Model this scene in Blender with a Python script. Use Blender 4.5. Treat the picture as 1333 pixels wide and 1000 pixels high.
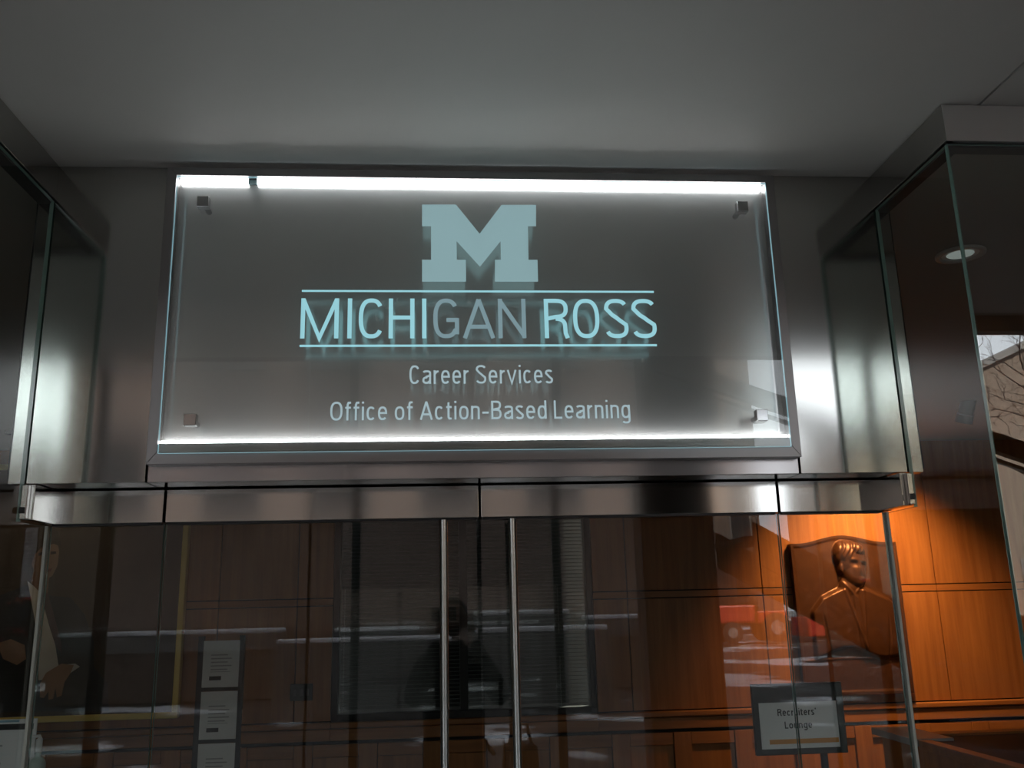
import bpy, bmesh, math, random
from mathutils import Vector, Matrix
random.seed(7)
scene = bpy.context.scene
for _o in list(bpy.data.objects): bpy.data.objects.remove(_o)
C = scene.collection
PI = math.pi

# ------------------------------------------------------------------ camera
EYE = Vector((0.0, 0.0, 1.85))
cR = Vector((0.99690627, -0.0748318, -0.02404361)); cU = Vector((0.00526359, -0.24165362, 0.9703483)); cF = Vector((0.07842314, 0.96747286, 0.24051212))
FPX = 1176.8
cd = bpy.data.cameras.new('camera'); cam = bpy.data.objects.new('camera', cd); C.objects.link(cam)
cam.matrix_world = Matrix(((cR.x, cU.x, -cF.x, EYE.x), (cR.y, cU.y, -cF.y, EYE.y), (cR.z, cU.z, -cF.z, EYE.z), (0, 0, 0, 1)))
cd.sensor_width = 36.0; cd.lens = FPX*36/1333; cd.clip_start = 0.02
scene.camera = cam

# ------------------------------------------------------------------ world, sun, exposure
w = bpy.data.worlds.new('world'); scene.world = w; w.use_nodes = True
bg = w.node_tree.nodes['Background']; bg.inputs[0].default_value = (0.87, 0.93, 1.0, 1); bg.inputs[1].default_value = 4.2
sd = bpy.data.lights.new('sun', 'SUN'); sd.energy = 18.0; sd.angle = 0.02; sd.color = (1.0, 0.93, 0.82)
sun = bpy.data.objects.new('sun', sd); C.objects.link(sun)
sun.rotation_euler = Vector((-0.48, -0.62, -0.60)).to_track_quat('-Z', 'Y').to_euler()   # shines over the added mass above the hall onto the far side of the street
pd = bpy.data.lights.new('window_portal', 'AREA'); pd.shape = 'RECTANGLE'; pd.size = 10.9; pd.size_y = 3.9; pd.cycles.is_portal = True
po = bpy.data.objects.new('window_portal', pd); C.objects.link(po); po.location = (0.5, -2.62, 2.0); po.rotation_euler = (PI/2, 0, 0)
po.rotation_euler = Vector((0, 1, 0)).to_track_quat('-Z', 'Y').to_euler()
vs = scene.view_settings; vs.view_transform = 'Standard'; vs.look = 'None'; vs.exposure = 0.0; vs.gamma = 1.0; vs.use_curve_mapping = False
scene.cycles.max_bounces = 10; scene.cycles.glossy_bounces = 6; scene.cycles.transparent_max_bounces = 40
scene.cycles.sample_clamp_indirect = 4.0; scene.cycles.use_denoising = True

# ------------------------------------------------------------------ helpers
def ray(x, y):
    d = cR*((x-666.5)/FPX) + cU*((500-y)/FPX) + cF
    return d/d.y
def at(x, y, Y):                       # the point at depth Y seen at photo position x, y
    return EYE + ray(x, y)*Y

class MB:
    """collects shapes (world coordinates) and builds ONE mesh object"""
    def __init__(s): s.v = []; s.f = []; s.m = []
    def add(s, vs_, fs, m=0):
        b = len(s.v); s.v += [Vector(p) for p in vs_]
        for f in fs: s.f.append([b+i for i in f]); s.m.append(m)
        return s
    def box(s, x0, x1, y0, y1, z0, z1, m=0):
        if x0 > x1: x0, x1 = x1, x0
        if y0 > y1: y0, y1 = y1, y0
        if z0 > z1: z0, z1 = z1, z0
        return s.add([(x0,y0,z0),(x1,y0,z0),(x1,y1,z0),(x0,y1,z0),(x0,y0,z1),(x1,y0,z1),(x1,y1,z1),(x0,y1,z1)],
              [(0,3,2,1),(4,5,6,7),(0,1,5,4),(1,2,6,5),(2,3,7,6),(3,0,4,7)], m)
    def cbox(s, c, d, m=0):
        return s.box(c[0]-d[0]/2, c[0]+d[0]/2, c[1]-d[1]/2, c[1]+d[1]/2, c[2]-d[2]/2, c[2]+d[2]/2, m)
    def prism(s, pts, y0, y1, m=0, me=None):     # polygon in XZ extruded along Y (y0 front)
        n = len(pts)
        a = sum(pts[i][0]*pts[(i+1) % n][1]-pts[(i+1) % n][0]*pts[i][1] for i in range(n))
        if a < 0: pts = pts[::-1]
        b = len(s.v)
        s.v += [Vector((p[0], y0, p[1])) for p in pts] + [Vector((p[0], y1, p[1])) for p in pts]
        s.f.append([b+i for i in range(n)]); s.m.append(m)
        s.f.append([b+n+i for i in reversed(range(n))]); s.m.append(m)
        for i in range(n):
            j = (i+1) % n; s.f.append([b+i, b+n+i, b+n+j, b+j]); s.m.append(m if me is None else me)
        return s
    def prism_x(s, pts, x0, x1, m=0, me=None):   # polygon in YZ extruded along X
        n = len(pts)
        a = sum(pts[i][0]*pts[(i+1) % n][1]-pts[(i+1) % n][0]*pts[i][1] for i in range(n))
        if a < 0: pts = pts[::-1]
        b = len(s.v)
        s.v += [Vector((x0, p[0], p[1])) for p in pts] + [Vector((x1, p[0], p[1])) for p in pts]
        s.f.append([b+i for i in reversed(range(n))]); s.m.append(m)
        s.f.append([b+n+i for i in range(n)]); s.m.append(m)
        for i in range(n):
            j = (i+1) % n; s.f.append([b+i, b+j, b+n+j, b+n+i]); s.m.append(m if me is None else me)
        return s
    def tube(s, pts, r, n=12, m=0, cap=True):
        pts = [Vector(p) for p in pts]; rs = r if isinstance(r, (list, tuple)) else [r]*len(pts)
        rings = []
        ref = None
        for i, p in enumerate(pts):
            t = (pts[min(i+1, len(pts)-1)]-pts[max(i-1, 0)]).normalized()
            if ref is None: ref = t.orthogonal().normalized()
            u = (ref - t*ref.dot(t)).normalized(); ref = u; v_ = t.cross(u)
            b = len(s.v)
            for k in range(n):
                a = 2*PI*k/n; s.v.append(p + (u*math.cos(a)+v_*math.sin(a))*rs[i])
            rings.append(b)
        for a, b in zip(rings, rings[1:]):
            for k in range(n):
                l = (k+1) % n; s.f.append([a+k, a+l, b+l, b+k]); s.m.append(m)
        if cap:
            s.f.append([rings[0]+k for k in reversed(range(n))]); s.m.append(m)
            s.f.append([rings[-1]+k for k in range(n)]); s.m.append(m)
        return s
    def lathe(s, c, prof, n=32, m=0, axis='Z'):  # prof: (r, h) along axis
        rings = []
        for r, h in prof:
            b = len(s.v)
            for k in range(n):
                a = 2*PI*k/n; p, q = r*math.cos(a), r*math.sin(a)
                o = {'Z': (p, q, h), 'Y': (p, h, q), 'X': (h, p, q)}[axis]
                s.v.append(Vector(c)+Vector(o))
            rings.append(b)
        for a, b in zip(rings, rings[1:]):
            for k in range(n):
                l = (k+1) % n; s.f.append([a+k, a+l, b+l, b+k]); s.m.append(m)
        return s
    def build(s, name, mats, parent=None, bevel=0.0, smooth=False, auto=None, recalc=True):
        if not isinstance(mats, (list, tuple)): mats = [mats]
        if parent is None:
            lo = [min(p[i] for p in s.v) for i in range(3)]; hi = [max(p[i] for p in s.v) for i in range(3)]
            org = Vector(((lo[0]+hi[0])/2, (lo[1]+hi[1])/2, lo[2])); loc = org
        else:
            org = Vector((0, 0, 0)); q = parent
            while q is not None: org += q.location; q = q.parent
            loc = Vector((0, 0, 0))
        me = bpy.data.meshes.new(name)
        me.from_pydata([tuple(p-org) for p in s.v], [], s.f)
        for mt in mats: me.materials.append(mt)
        me.polygons.foreach_set('material_index', s.m)
        if recalc or bevel:
            bm = bmesh.new(); bm.from_mesh(me)
            if recalc: bmesh.ops.recalc_face_normals(bm, faces=bm.faces)
            bm.to_mesh(me); bm.free()
        if smooth: me.polygons.foreach_set('use_smooth', [True]*len(me.polygons))
        me.update()
        o = bpy.data.objects.new(name, me); C.objects.link(o); o.location = loc
        if parent is not None: o.parent = parent
        if bevel:
            md = o.modifiers.new('bevel', 'BEVEL'); md.width = bevel; md.segments = 2; md.limit_method = 'ANGLE'; md.angle_limit = math.radians(40)
        if auto:
            md = o.modifiers.new('edge', 'EDGE_SPLIT'); md.split_angle = math.radians(auto)
        return o

def tag(o, label=None, cat=None, group=None, kind=None):
    if label: o['label'] = label
    if cat: o['category'] = cat
    if group: o['group'] = group
    if kind: o['kind'] = kind
    return o
def empty(name, loc, label=None, cat=None, group=None, kind=None):
    o = bpy.data.objects.new(name, None); C.objects.link(o); o.location = loc; o.empty_display_size = 0.1
    return tag(o, label, cat, group, kind)
def copy_tree(o, parent=None, off=(0, 0, 0)):
    c = o.copy(); C.objects.link(c); c.parent = parent
    c.location = o.location + Vector(off)
    for ch in list(o.children): copy_tree(ch, c)
    return c

# ------------------------------------------------------------------ materials
def nt(name):
    m = bpy.data.materials.new(name); m.use_nodes = True
    t = m.node_tree; return m, t, t.nodes, t.links, t.nodes['Principled BSDF']
def plain(name, col, rough=0.6, metal=0.0, spec=0.5, noise=0.0, nscale=8.0, bump=0.0, coat=0.0):
    m, t, N, L, p = nt(name)
    p.inputs['Base Color'].default_value = (*col, 1); p.inputs['Roughness'].default_value = rough
    p.inputs['Metallic'].default_value = metal; p.inputs['Specular IOR Level'].default_value = spec; p.inputs['Coat Weight'].default_value = coat
    if noise or bump:
        tc = N.new('ShaderNodeTexCoord'); nz = N.new('ShaderNodeTexNoise'); nz.inputs['Scale'].default_value = nscale; nz.inputs['Detail'].default_value = 6
        L.new(tc.outputs['Object'], nz.inputs['Vector'])
        if noise:
            mx = N.new('ShaderNodeMix'); mx.data_type = 'RGBA'
            mx.inputs[6].default_value = (*[c*(1-noise) for c in col], 1); mx.inputs[7].default_value = (*[min(1, c*(1+noise)) for c in col], 1)
            L.new(nz.outputs['Fac'], mx.inputs[0]); L.new(mx.outputs[2], p.inputs['Base Color'])
        if bump:
            b = N.new('ShaderNodeBump'); b.inputs['Strength'].default_value = bump; b.inputs['Distance'].default_value = 0.01
            L.new(nz.outputs['Fac'], b.inputs['Height']); L.new(b.outputs['Normal'], p.inputs['Normal'])
    return m
def brushed(name, col, rough, aniso, grain=0.10):
    # brushed metal, brushing runs horizontally so that highlights stretch up and down
    m, t, N, L, p = nt(name)
    p.inputs['Metallic'].default_value = 1.0; p.inputs['Anisotropic'].default_value = aniso; p.inputs['Anisotropic Rotation'].default_value = 0.25
    tg = N.new('ShaderNodeTangent'); tg.direction_type = 'RADIAL'; tg.axis = 'Z'; L.new(tg.outputs[0], p.inputs['Tangent'])
    tc = N.new('ShaderNodeTexCoord'); mp = N.new('ShaderNodeMapping'); mp.inputs['Scale'].default_value = (1.5, 1.5, 900)
    nz = N.new('ShaderNodeTexNoise'); nz.inputs['Scale'].default_value = 1.0; nz.inputs['Detail'].default_value = 3
    L.new(tc.outputs['Object'], mp.inputs[0]); L.new(mp.outputs[0], nz.inputs['Vector'])
    mr = N.new('ShaderNodeMapRange'); mr.inputs[1].default_value = .3; mr.inputs[2].default_value = .7; mr.inputs[3].default_value = rough*(1-grain); mr.inputs[4].default_value = rough*(1+grain)
    L.new(nz.outputs['Fac'], mr.inputs[0]); L.new(mr.outputs[0], p.inputs['Roughness'])
    mx = N.new('ShaderNodeMix'); mx.data_type = 'RGBA'
    mx.inputs[6].default_value = (*[c*.97 for c in col], 1); mx.inputs[7].default_value = (*[c*1.03 for c in col], 1)
    L.new(nz.outputs['Fac'], mx.inputs[0]); L.new(mx.outputs[2], p.inputs['Base Color'])
    return m
def glass(name, ior=1.8, tint=(0.95, 0.98, 0.965)):
    m, t, N, L, p = nt(name); N.remove(p); out = N['Material Output']
    fr = N.new('ShaderNodeFresnel'); fr.inputs['IOR'].default_value = ior
    ge = N.new('ShaderNodeNewGeometry'); inv = N.new('ShaderNodeMath'); inv.operation = 'SUBTRACT'; inv.inputs[0].default_value = 1.0
    L.new(ge.outputs['Backfacing'], inv.inputs[1])
    mu = N.new('ShaderNodeMath'); mu.operation = 'MULTIPLY'; L.new(fr.outputs[0], mu.inputs[0]); L.new(inv.outputs[0], mu.inputs[1])
    tr = N.new('ShaderNodeBsdfTransparent'); tr.inputs[0].default_value = (*tint, 1)
    gl = N.new('ShaderNodeBsdfGlossy'); gl.inputs['Roughness'].default_value = 0.0
    mx = N.new('ShaderNodeMixShader'); L.new(mu.outputs[0], mx.inputs[0]); L.new(tr.outputs[0], mx.inputs[1]); L.new(gl.outputs[0], mx.inputs[2])
    L.new(mx.outputs[0], out.inputs[0]); return m
def emit(name, col, s):
    m, t, N, L, p = nt(name); N.remove(p); e = N.new('ShaderNodeEmission'); e.inputs[0].default_value = (*col, 1); e.inputs[1].default_value = s
    L.new(e.outputs[0], N['Material Output'].inputs[0]); return m
def etched(name, col, s, clear):
    # edge-lit etching: the roughened glass gives off the light fed in at its edges and stays partly clear
    m, t, N, L, p = nt(name); N.remove(p)
    e = N.new('ShaderNodeEmission'); e.inputs[0].default_value = (*col, 1); e.inputs[1].default_value = s
    tr = N.new('ShaderNodeBsdfTransparent'); mx = N.new('ShaderNodeMixShader'); mx.inputs[0].default_value = clear
    L.new(e.outputs[0], mx.inputs[1]); L.new(tr.outputs[0], mx.inputs[2]); L.new(mx.outputs[0], N['Material Output'].inputs[0]); return m
def wood(name, c0, c1, sx=5.0, rough=0.38, vert=True):
    m, t, N, L, p = nt(name)
    tc = N.new('ShaderNodeTexCoord'); mp = N.new('ShaderNodeMapping'); oi = N.new('ShaderNodeObjectInfo')
    mp.inputs['Scale'].default_value = (sx*4, sx*4, sx*.22) if vert else (sx*.22, sx*4, sx*4)
    L.new(tc.outputs['Object'], mp.inputs[0])
    ad = N.new('ShaderNodeVectorMath'); ad.operation = 'ADD'; L.new(mp.outputs[0], ad.inputs[0])
    cm = N.new('ShaderNodeMath'); cm.operation = 'MULTIPLY'; cm.inputs[1].default_value = 37.0; L.new(oi.outputs['Random'], cm.inputs[0]); L.new(cm.outputs[0], ad.inputs[1])
    nz = N.new('ShaderNodeTexNoise'); nz.inputs['Scale'].default_value = 1.0; nz.inputs['Detail'].default_value = 7; nz.inputs['Roughness'].default_value = .62; nz.inputs['Distortion'].default_value = .35
    L.new(ad.outputs[0], nz.inputs['Vector'])
    cr = N.new('ShaderNodeValToRGB'); cr.color_ramp.elements[0].position = .32; cr.color_ramp.elements[1].position = .7
    cr.color_ramp.elements[0].color = (*c0, 1); cr.color_ramp.elements[1].color = (*c1, 1)
    L.new(nz.outputs['Fac'], cr.inputs[0]); L.new(cr.outputs[0], p.inputs['Base Color']); p.inputs['Roughness'].default_value = rough
    return m
def brick(name):
    m, t, N, L, p = nt(name)
    tc = N.new('ShaderNodeTexCoord'); mp = N.new('ShaderNodeMapping'); mp.inputs['Rotation'].default_value = (PI/2, 0, 0)
    bt = N.new('ShaderNodeTexBrick'); bt.inputs['Scale'].default_value = 4.0
    bt.inputs['Color1'].default_value = (.30, .225, .185, 1); bt.inputs['Color2'].default_value = (.23, .17, .14, 1); bt.inputs['Mortar'].default_value = (.33, .31, .29, 1)
    bt.inputs['Mortar Size'].default_value = .012
    L.new(tc.outputs['Object'], mp.inputs[0]); L.new(mp.outputs[0], bt.inputs['Vector']); L.new(bt.outputs[0], p.inputs['Base Color']); p.inputs['Roughness'].default_value = .9
    return m
def snowy(name):
    m, t, N, L, p = nt(name)
    tc = N.new('ShaderNodeTexCoord'); nz = N.new('ShaderNodeTexNoise'); nz.inputs['Scale'].default_value = .33; nz.inputs['Detail'].default_value = 5
    L.new(tc.outputs['Object'], nz.inputs['Vector'])
    cr = N.new('ShaderNodeValToRGB'); e = cr.color_ramp.elements; e[0].position = .56; e[0].color = (.055, .052, .05, 1); e[1].position = .62; e[1].color = (.82, .84, .88, 1)
    L.new(nz.outputs['Fac'], cr.inputs[0]); L.new(cr.outputs[0], p.inputs['Base Color']); p.inputs['Roughness'].default_value = .85
    return m

M_STEEL = brushed('brushed_stainless_steel', (.46, .45, .43), .095, .85, .05)
M_BAND = brushed('satin_band_steel', (.50, .49, .47), .36, .6, .04)
M_BAND.node_tree.nodes['Principled BSDF'].inputs['Metallic'].default_value = .45
M_BACK = brushed('brushed_sign_panel', (.57, .535, .53), .19, .95, .03)
M_BACK.node_tree.nodes['Principled BSDF'].inputs['Metallic'].default_value = .68
M_FRAME = plain('satin_aluminium', (.30, .29, .29), .33, 1.0)
M_CHROME = plain('polished_steel', (.42, .42, .42), .10, 1.0)
M_BAR = plain('satin_steel_bar', (.62, .65, .63), .24, 1.0)
M_DARK = plain('black_shadow_gap', (.012, .011, .010), .7)
M_BLACK = plain('matt_black_metal', (.012, .013, .015), .45)
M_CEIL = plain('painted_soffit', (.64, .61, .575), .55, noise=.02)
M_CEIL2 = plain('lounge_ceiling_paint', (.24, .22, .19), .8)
M_HALL = plain('dark_hall_wall', (.09, .075, .065), .8)
M_FLOOR = plain('dark_stone_floor', (.075, .07, .065), .45, noise=.2)
M_GLASS = glass('clear_glass', 1.72, (.87, .89, .87))
M_FGLASS = glass('coated_facade_glass', 2.5, (.94, .97, .95))
M_CGLASS = glass('side_glass', 1.38, (.955, .975, .96))
M_SGLASS = glass('sign_glass', 1.6, (.96, .99, .98))
M_EDGE = plain('green_glass_edge', (.17, .29, .25), .12, spec=.9)
M_SEDGE = etched('edge_lit_glass_edge', (.45, .80, .92), .62, .25)
M_LED = emit('white_led', (.95, .98, 1.0), 14.0)
M_ETCH = etched('edge_lit_etching', (.36, .72, .80), .85, .12)
M_ETCHM = etched('edge_lit_logo_etching', (.40, .62, .66), .62, .30)
M_ETCHS = etched('edge_lit_small_text_etching', (.56, .74, .80), .62, .12)
M_ETCHD = etched('weakly_lit_etching', (.36, .54, .60), .55, .25)  # lower emission carries the logo's shade on the middle letters
M_WOOD = wood('cherry_veneer', (.31, .115, .032), (.47, .19, .055))
M_WOODH = wood('cherry_rail', (.31, .115, .032), (.46, .185, .055), vert=False)
M_BRONZE = plain('bronze', (.105, .042, .02), .38, .5, noise=.25, nscale=14, bump=.15)
M_PAPER = plain('white_paper', (.88, .88, .90), .55)
M_INK = plain('black_ink', (.03, .03, .035), .6)
M_GREYINK = plain('grey_ink', (.45, .45, .47), .6)
M_ORANGE = plain('orange_print', (.75, .33, .08), .6)
M_BRICK = brick('red_brown_brick')
M_SNOW = snowy('snowy_paving'); M_WHITE = plain('snow', (.86, .88, .92), .8)
M_CONC = plain('weathered_concrete', (.2, .195, .19), .85, noise=.15)
M_PANE = plain('dark_window_glass', (.03, .035, .04), .08)
M_RED = plain('red_paint', (.62, .05, .025), .4)
M_RUBBER = plain('black_rubber', (.02, .02, .02), .8)
M_BARK = plain('dark_bark', (.10, .075, .06), .9)
M_COAT = plain('black_winter_coat', (.012, .012, .014), .8)
M_SKIN = plain('skin', (.45, .27, .19), .6); M_HAIR = plain('dark_hair', (.02, .014, .01), .6)
M_PALE = plain('pale_lamp_body', (.42, .39, .35), .5)
M_GOLD = plain('gilded_frame', (.90, .72, .22), .40, .15)

# ------------------------------------------------------------------ key dimensions (metres)
YA, YB, YF, YW = 2.64, 2.778, 2.197, 7.0         # steel fascia, door plane, projecting glass front, wood wall
XL, XR = -1.169, 1.417                           # recess sides
ZC, ZFB, ZH, ZCL = 3.208, 2.223, 2.122, 3.10      # soffit, fascia bottom, door head, lounge ceiling
J1, J2 = -0.840, 1.080                           # fascia panel joints
B1, B2, B3 = -0.824, 0.1167, 1.0566               # door joints
SX0, SX1, SZ0, SZ1 = -0.832, 1.074, 2.268, 3.187   # sign frame

# ------------------------------------------------------------------ setting: floors, ceilings, walls
tag(MB().box(-5.2, 6.2, -2.5, 7.3, -.12, 0).build('floor', M_FLOOR), kind='structure')
g = MB(); g.add([(-80, -2.5, -.02), (80, -2.5, -.02), (80, -20, .02), (-80, -20, .02), (80, -46, .5), (-80, -46, .5), (80, -120, .5), (-80, -120, .5)], [(0, 3, 2, 1), (3, 5, 4, 2), (5, 7, 6, 4)])
tag(g.build('ground', M_SNOW), kind='structure')
ce = empty('ceiling', (0, 1.5, ZC), kind='structure')
JX = 1.532
MB().box(-5.2, JX-.004, .34, 2.66, ZC, ZC+.02).build('ceiling_panel', M_CEIL, ce)
MB().box(JX+.004, 6.2, .34, 2.66, ZC, ZC+.02).build('ceiling_panel', M_CEIL, ce)
MB().box(-5.2, 6.2, .34, 2.66, ZC+.022, ZC+.06).build('ceiling_backing', M_DARK, ce)
MB().box(-5.2, 6.2, .30, .34, ZC, 4.4).build('soffit_edge', M_CEIL2, ce)
tag(MB().box(-5.2, 6.2, -2.5, .34, 4.4, 4.5).build('ceiling_hall', M_CEIL), kind='structure')
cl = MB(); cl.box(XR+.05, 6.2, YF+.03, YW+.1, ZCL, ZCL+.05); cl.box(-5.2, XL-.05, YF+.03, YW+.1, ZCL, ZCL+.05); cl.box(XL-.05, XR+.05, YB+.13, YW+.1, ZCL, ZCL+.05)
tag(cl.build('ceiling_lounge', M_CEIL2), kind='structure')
tag(MB().box(-5.2, 6.2, 2.66, 7.3, 3.3, 3.4).build('roof_slab', M_DARK), kind='structure')
tag(MB().box(-45, 45, -2.6, 8.0, 4.55, 26).build('added_sun_block', M_BRICK), kind='structure')  # unseen mass added above the hall to keep sun off the street
tag(MB().box(-5.3, -5.2, -2.6, 7.3, 0, 4.5).build('wall_left', M_HALL), kind='structure')
tag(MB().box(6.2, 6.3, -2.6, 7.3, 0, 4.5).build('wall_right', M_HALL), kind='structure')

# glazed wall of the hall behind the photographer (seen only mirrored)
gw = empty('window_1', (.5, -2.55, 0), kind='structure')
MB().box(-5.2, 6.2, -2.62, -2.5, 4.0, 4.5).build('head_beam', M_HALL, gw)
for x, r, mt in ((-4.0, .03, M_BLACK), (-2.9, .04, M_BLACK), (-1.15, .012, M_FRAME), (-.75, .035, M_BLACK), (.32, .012, M_FRAME), (1.02, .035, M_BLACK), (1.75, .012, M_FRAME), (3.95, .03, M_BLACK), (5.2, .03, M_BLACK)):
    MB().box(x-r, x+r, -2.62, -2.54, 0, 4.0).build('mullion', mt, gw)
mx_ = [-5.2, -4.0, -2.9, -.75, 1.02, 3.95, 5.2, 6.2]
M_HGLASS = glass('hall_glass', 1.4, (.99, .995, .99))
for a, b in zip(mx_, mx_[1:]): MB().box(a+.04, b-.04, -2.585, -2.575, .01, 3.99).build('window_pane', M_HGLASS, gw)
tag(MB().box(1.72, 2.36, -2.50, -2.2, 0, 4.4).build('column', M_HALL), kind='structure')

# steel fascia over the doors
wf = empty('wall_front', (.12, YA, ZFB), kind='structure')
MB().box(XL-.06, XR+.06, YA+.012, YB+.12, ZFB+.012, 3.30).box(XL-.03, XR+.03, YB+.05, YB+.12, ZH+.004, ZFB-.002).build('fascia_core', M_DARK, wf)
G = .003
for a, b in ((XL-.05, J1-G), (J2+G, XR+.05)):
    MB().box(a, b, YA, YA+.01, ZFB, ZC-.002).build('steel_panel', M_STEEL, wf, bevel=.0012)
    MB().box(a, b, YA+.012, YB+.10, ZFB, ZFB+.01).build('soffit_panel', M_STEEL, wf)
MB().box(J1+G, J2-G, YA, YA+.01, ZFB, ZC-.002).build('steel_panel', M_BACK, wf, bevel=.0012)
MB().box(J1+G, J2-G, YA+.012, YB+.10, ZFB, ZFB+.01).build('soffit_panel', M_STEEL, wf)

# steel header bands of the projecting glass fronts, right and left
def band(n, sgn, xc):
    t = empty('trim_%d' % n, (xc+sgn*.3, YF+.2, ZC-.115), kind='structure')
    x0, x1 = xc, xc+sgn*.022
    far = 6.2 if sgn > 0 else -5.2
    zb = 3.093
    MB().prism_x([(YF, zb), (YA, zb), (YA, ZC-.003), (YF, ZC-.003)], x0, x1).build('side_band', M_STEEL, t, bevel=.001)
    MB().box(x0+sgn*.001, far, YF-.002, YF+.02, zb, ZC-.003).build('front_band', M_BAND, t, bevel=.001)
    MB().box(xc+sgn*.012, xc+sgn*.05, YF+.012, YA, zb-.014, zb).build('glazing_channel', M_DARK, t)
    MB().box(xc+sgn*.012, far, YF+.012, YF+.05, zb-.014, zb).build('glazing_channel', M_DARK, t)
    return t
band(1, 1, XR); band(2, -1, XL)

# glass of the projecting fronts
def glass_front(n, sgn, xc):
    far = 6.2 if sgn > 0 else -5.2
    t = empty('window_%d' % n, (xc+sgn*1.0, YF, 0), kind='structure')
    x0 = xc+sgn*.002; x1 = x0+sgn*.012
    MB().prism_x([(YF+.016, .02), (YB+.03, .02), (YB+.03, ZH-.005), (YA-.006, ZH-.005), (YA-.006, 3.085), (YF+.016, 3.085)], min(x0, x1), max(x0, x1), 0, 1).build('side_pane', [M_CGLASS, M_EDGE], t)
    for p_ in t.children[-1].data.polygons:      # the end that meets the corner joint is polished clear
        if abs((p_.center.y+t.location.y)-(YB+.03)) < .004: p_.material_index = 0
    for k in range(1):
        MB().prism([(x0, .02), (far, .02), (far, 3.085), (x0, 3.085)], YF+.002, YF+.014, 0, 1).build('front_pane', [M_FGLASS, M_EDGE], t)
    MB().box(xc-sgn*.016, xc+sgn*.0012, YA-.02, YA-.002, ZFB-.10, ZFB-.005).build('glass_clamp', M_STEEL, t, bevel=.002)
    MB().box(xc-sgn*.014, xc+sgn*.0008, YA-.026, YA-.0205, ZFB-.085, ZFB-.068).build('clamp_bolt', M_BLACK, t)
    MB().box(xc, far, YF-.01, YF+.03, 0, .02).build('sill_channel', M_STEEL, t)
    return t
glass_front(2, 1, XR); glass_front(3, -1, XL)

# ------------------------------------------------------------------ doors and sidelights
def leaf(name, x0, x1, hx=None):
    d = empty(name, ((x0+x1)/2, YB, 0), kind='structure')
    MB().box(x0+.004, x1-.004, YB, YB+.045, ZH, ZFB-.004).build('top_rail', M_STEEL, d, bevel=.001)
    MB().box(x0+.010, x1-.010, YB+.006, YB+.04, ZH-.006, ZH).build('rail_gasket', M_BLACK, d)
    MB().prism([(x0+.003, .03), (x1-.003, .03), (x1-.003, ZH-.004), (x0+.003, ZH-.004)], YB+.016, YB+.028, 0, 1).build('glass_pane', [M_GLASS, M_EDGE], d)
    MB().box(x0+.004, x1-.004, YB, YB+.045, .005, .10).build('bottom_rail', M_STEEL, d, bevel=.001)
    if hx is not None:
        h = MB().tube([(hx, YB-.055, .22), (hx, YB-.055, ZH-.012)], .0125, 20).build('handle', M_BAR, d, smooth=True, auto=50)
        for z in (.35, 1.2, ZH-.05):
            MB().tube([(hx, YB-.050, z), (hx, YB+.016, z)], .008, 12).build('handle_standoff', M_BAR, h, smooth=True, auto=50)
    return d
leaf('door_1', B1, B2, at(578, 800, YB-.055).x)
leaf('door_2', B2, B3, at(669.5, 800, YB-.055).x)
w4 = leaf('window_4', XL+.012, B1)
w5 = leaf('window_5', B3, XR-.012)
M_SEAL = plain('pale_silicone_joint', (.60, .60, .54), .5)
MB().box(XR-.009, XR-.001, YB+.010, YB+.029, .03, ZH-.004).build('corner_seal', M_SEAL, w5)
MB().box(XL+.001, XL+.009, YB+.010, YB+.029, .03, ZH-.004).build('corner_seal', M_SEAL, w4)
for n, x0, x1 in ((3, XR-.028, XR+.001), (4, XL-.001, XL+.028)):
    tag(MB().box(x0, x1, YA-.0015, YB+.045, ZH, ZFB-.002).build('trim_%d' % n, M_STEEL, bevel=.001), kind='structure')

# ------------------------------------------------------------------ lounge back wall: wood panelling with an inner window
wb = empty('wall_back', (1.0, YW+.02, 0), kind='structure')
WX0, WX1, WZ0 = -.806, 1.143, 1.080
wc = MB(); wc.box(-5.2, WX0, YW+.03, YW+.12, 0, 3.3); wc.box(WX1, 6.2, YW+.03, YW+.12, 0, 3.3); wc.box(WX0, WX1, YW+.03, YW+.12, 0, WZ0)
wc.build('wall_core', M_DARK, wb)
def panel(x0, x1, z0, z1, mt=M_WOOD, y=YW, th=.028, g_=.004):
    MB().box(x0+g_, x1-g_, y, y+th, z0+g_, z1-g_).build('wood_panel', mt, wb, bevel=.0015)
colsR = [WX1, 1.41, 2.47, 3.87, 4.80, 6.2]; colsL = [-5.2, -4.0, -2.9, -1.64, -1.07, WX0]
for cols in (colsL, colsR):
    for a, b in zip(cols, cols[1:]):
        panel(a, b, 1.953, 3.10); panel(a, b, 1.898, 1.953, M_WOODH); panel(a, b, 1.085, 1.898)
for a, b in ((-5.2, WX0), (WX1, 6.2), (WX0, WX1)):   # chair rail mouldings
    MB().box(a, b, YW-.030, YW+.028, 1.040, 1.080).build('ledge_moulding', M_WOODH, wb, bevel=.008)
    MB().box(a, b, YW-.016, YW+.028, .955, 1.034).build('ledge_moulding', M_WOODH, wb, bevel=.004)
sx = -5.2; k = 0
while sx < 6.2:                                          # wainscot: stiles with recessed fields
    e = min(sx+.46, 6.2)
    MB().box(sx, min(sx+.13, e), YW-.012, YW+.028, .12, .93).build('wainscot_stile', M_WOOD, wb, bevel=.002)
    if sx+.13 < e: MB().box(sx+.134, e-.004, YW+.012, YW+.028, .12, .84).build('wainscot_panel', M_WOOD, wb, bevel=.002)
    if sx+.13 < e: MB().box(sx+.134, e-.004, YW-.006, YW+.028, .845, .93).build('wainscot_rail', M_WOODH, wb, bevel=.002)
    sx += .46
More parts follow.
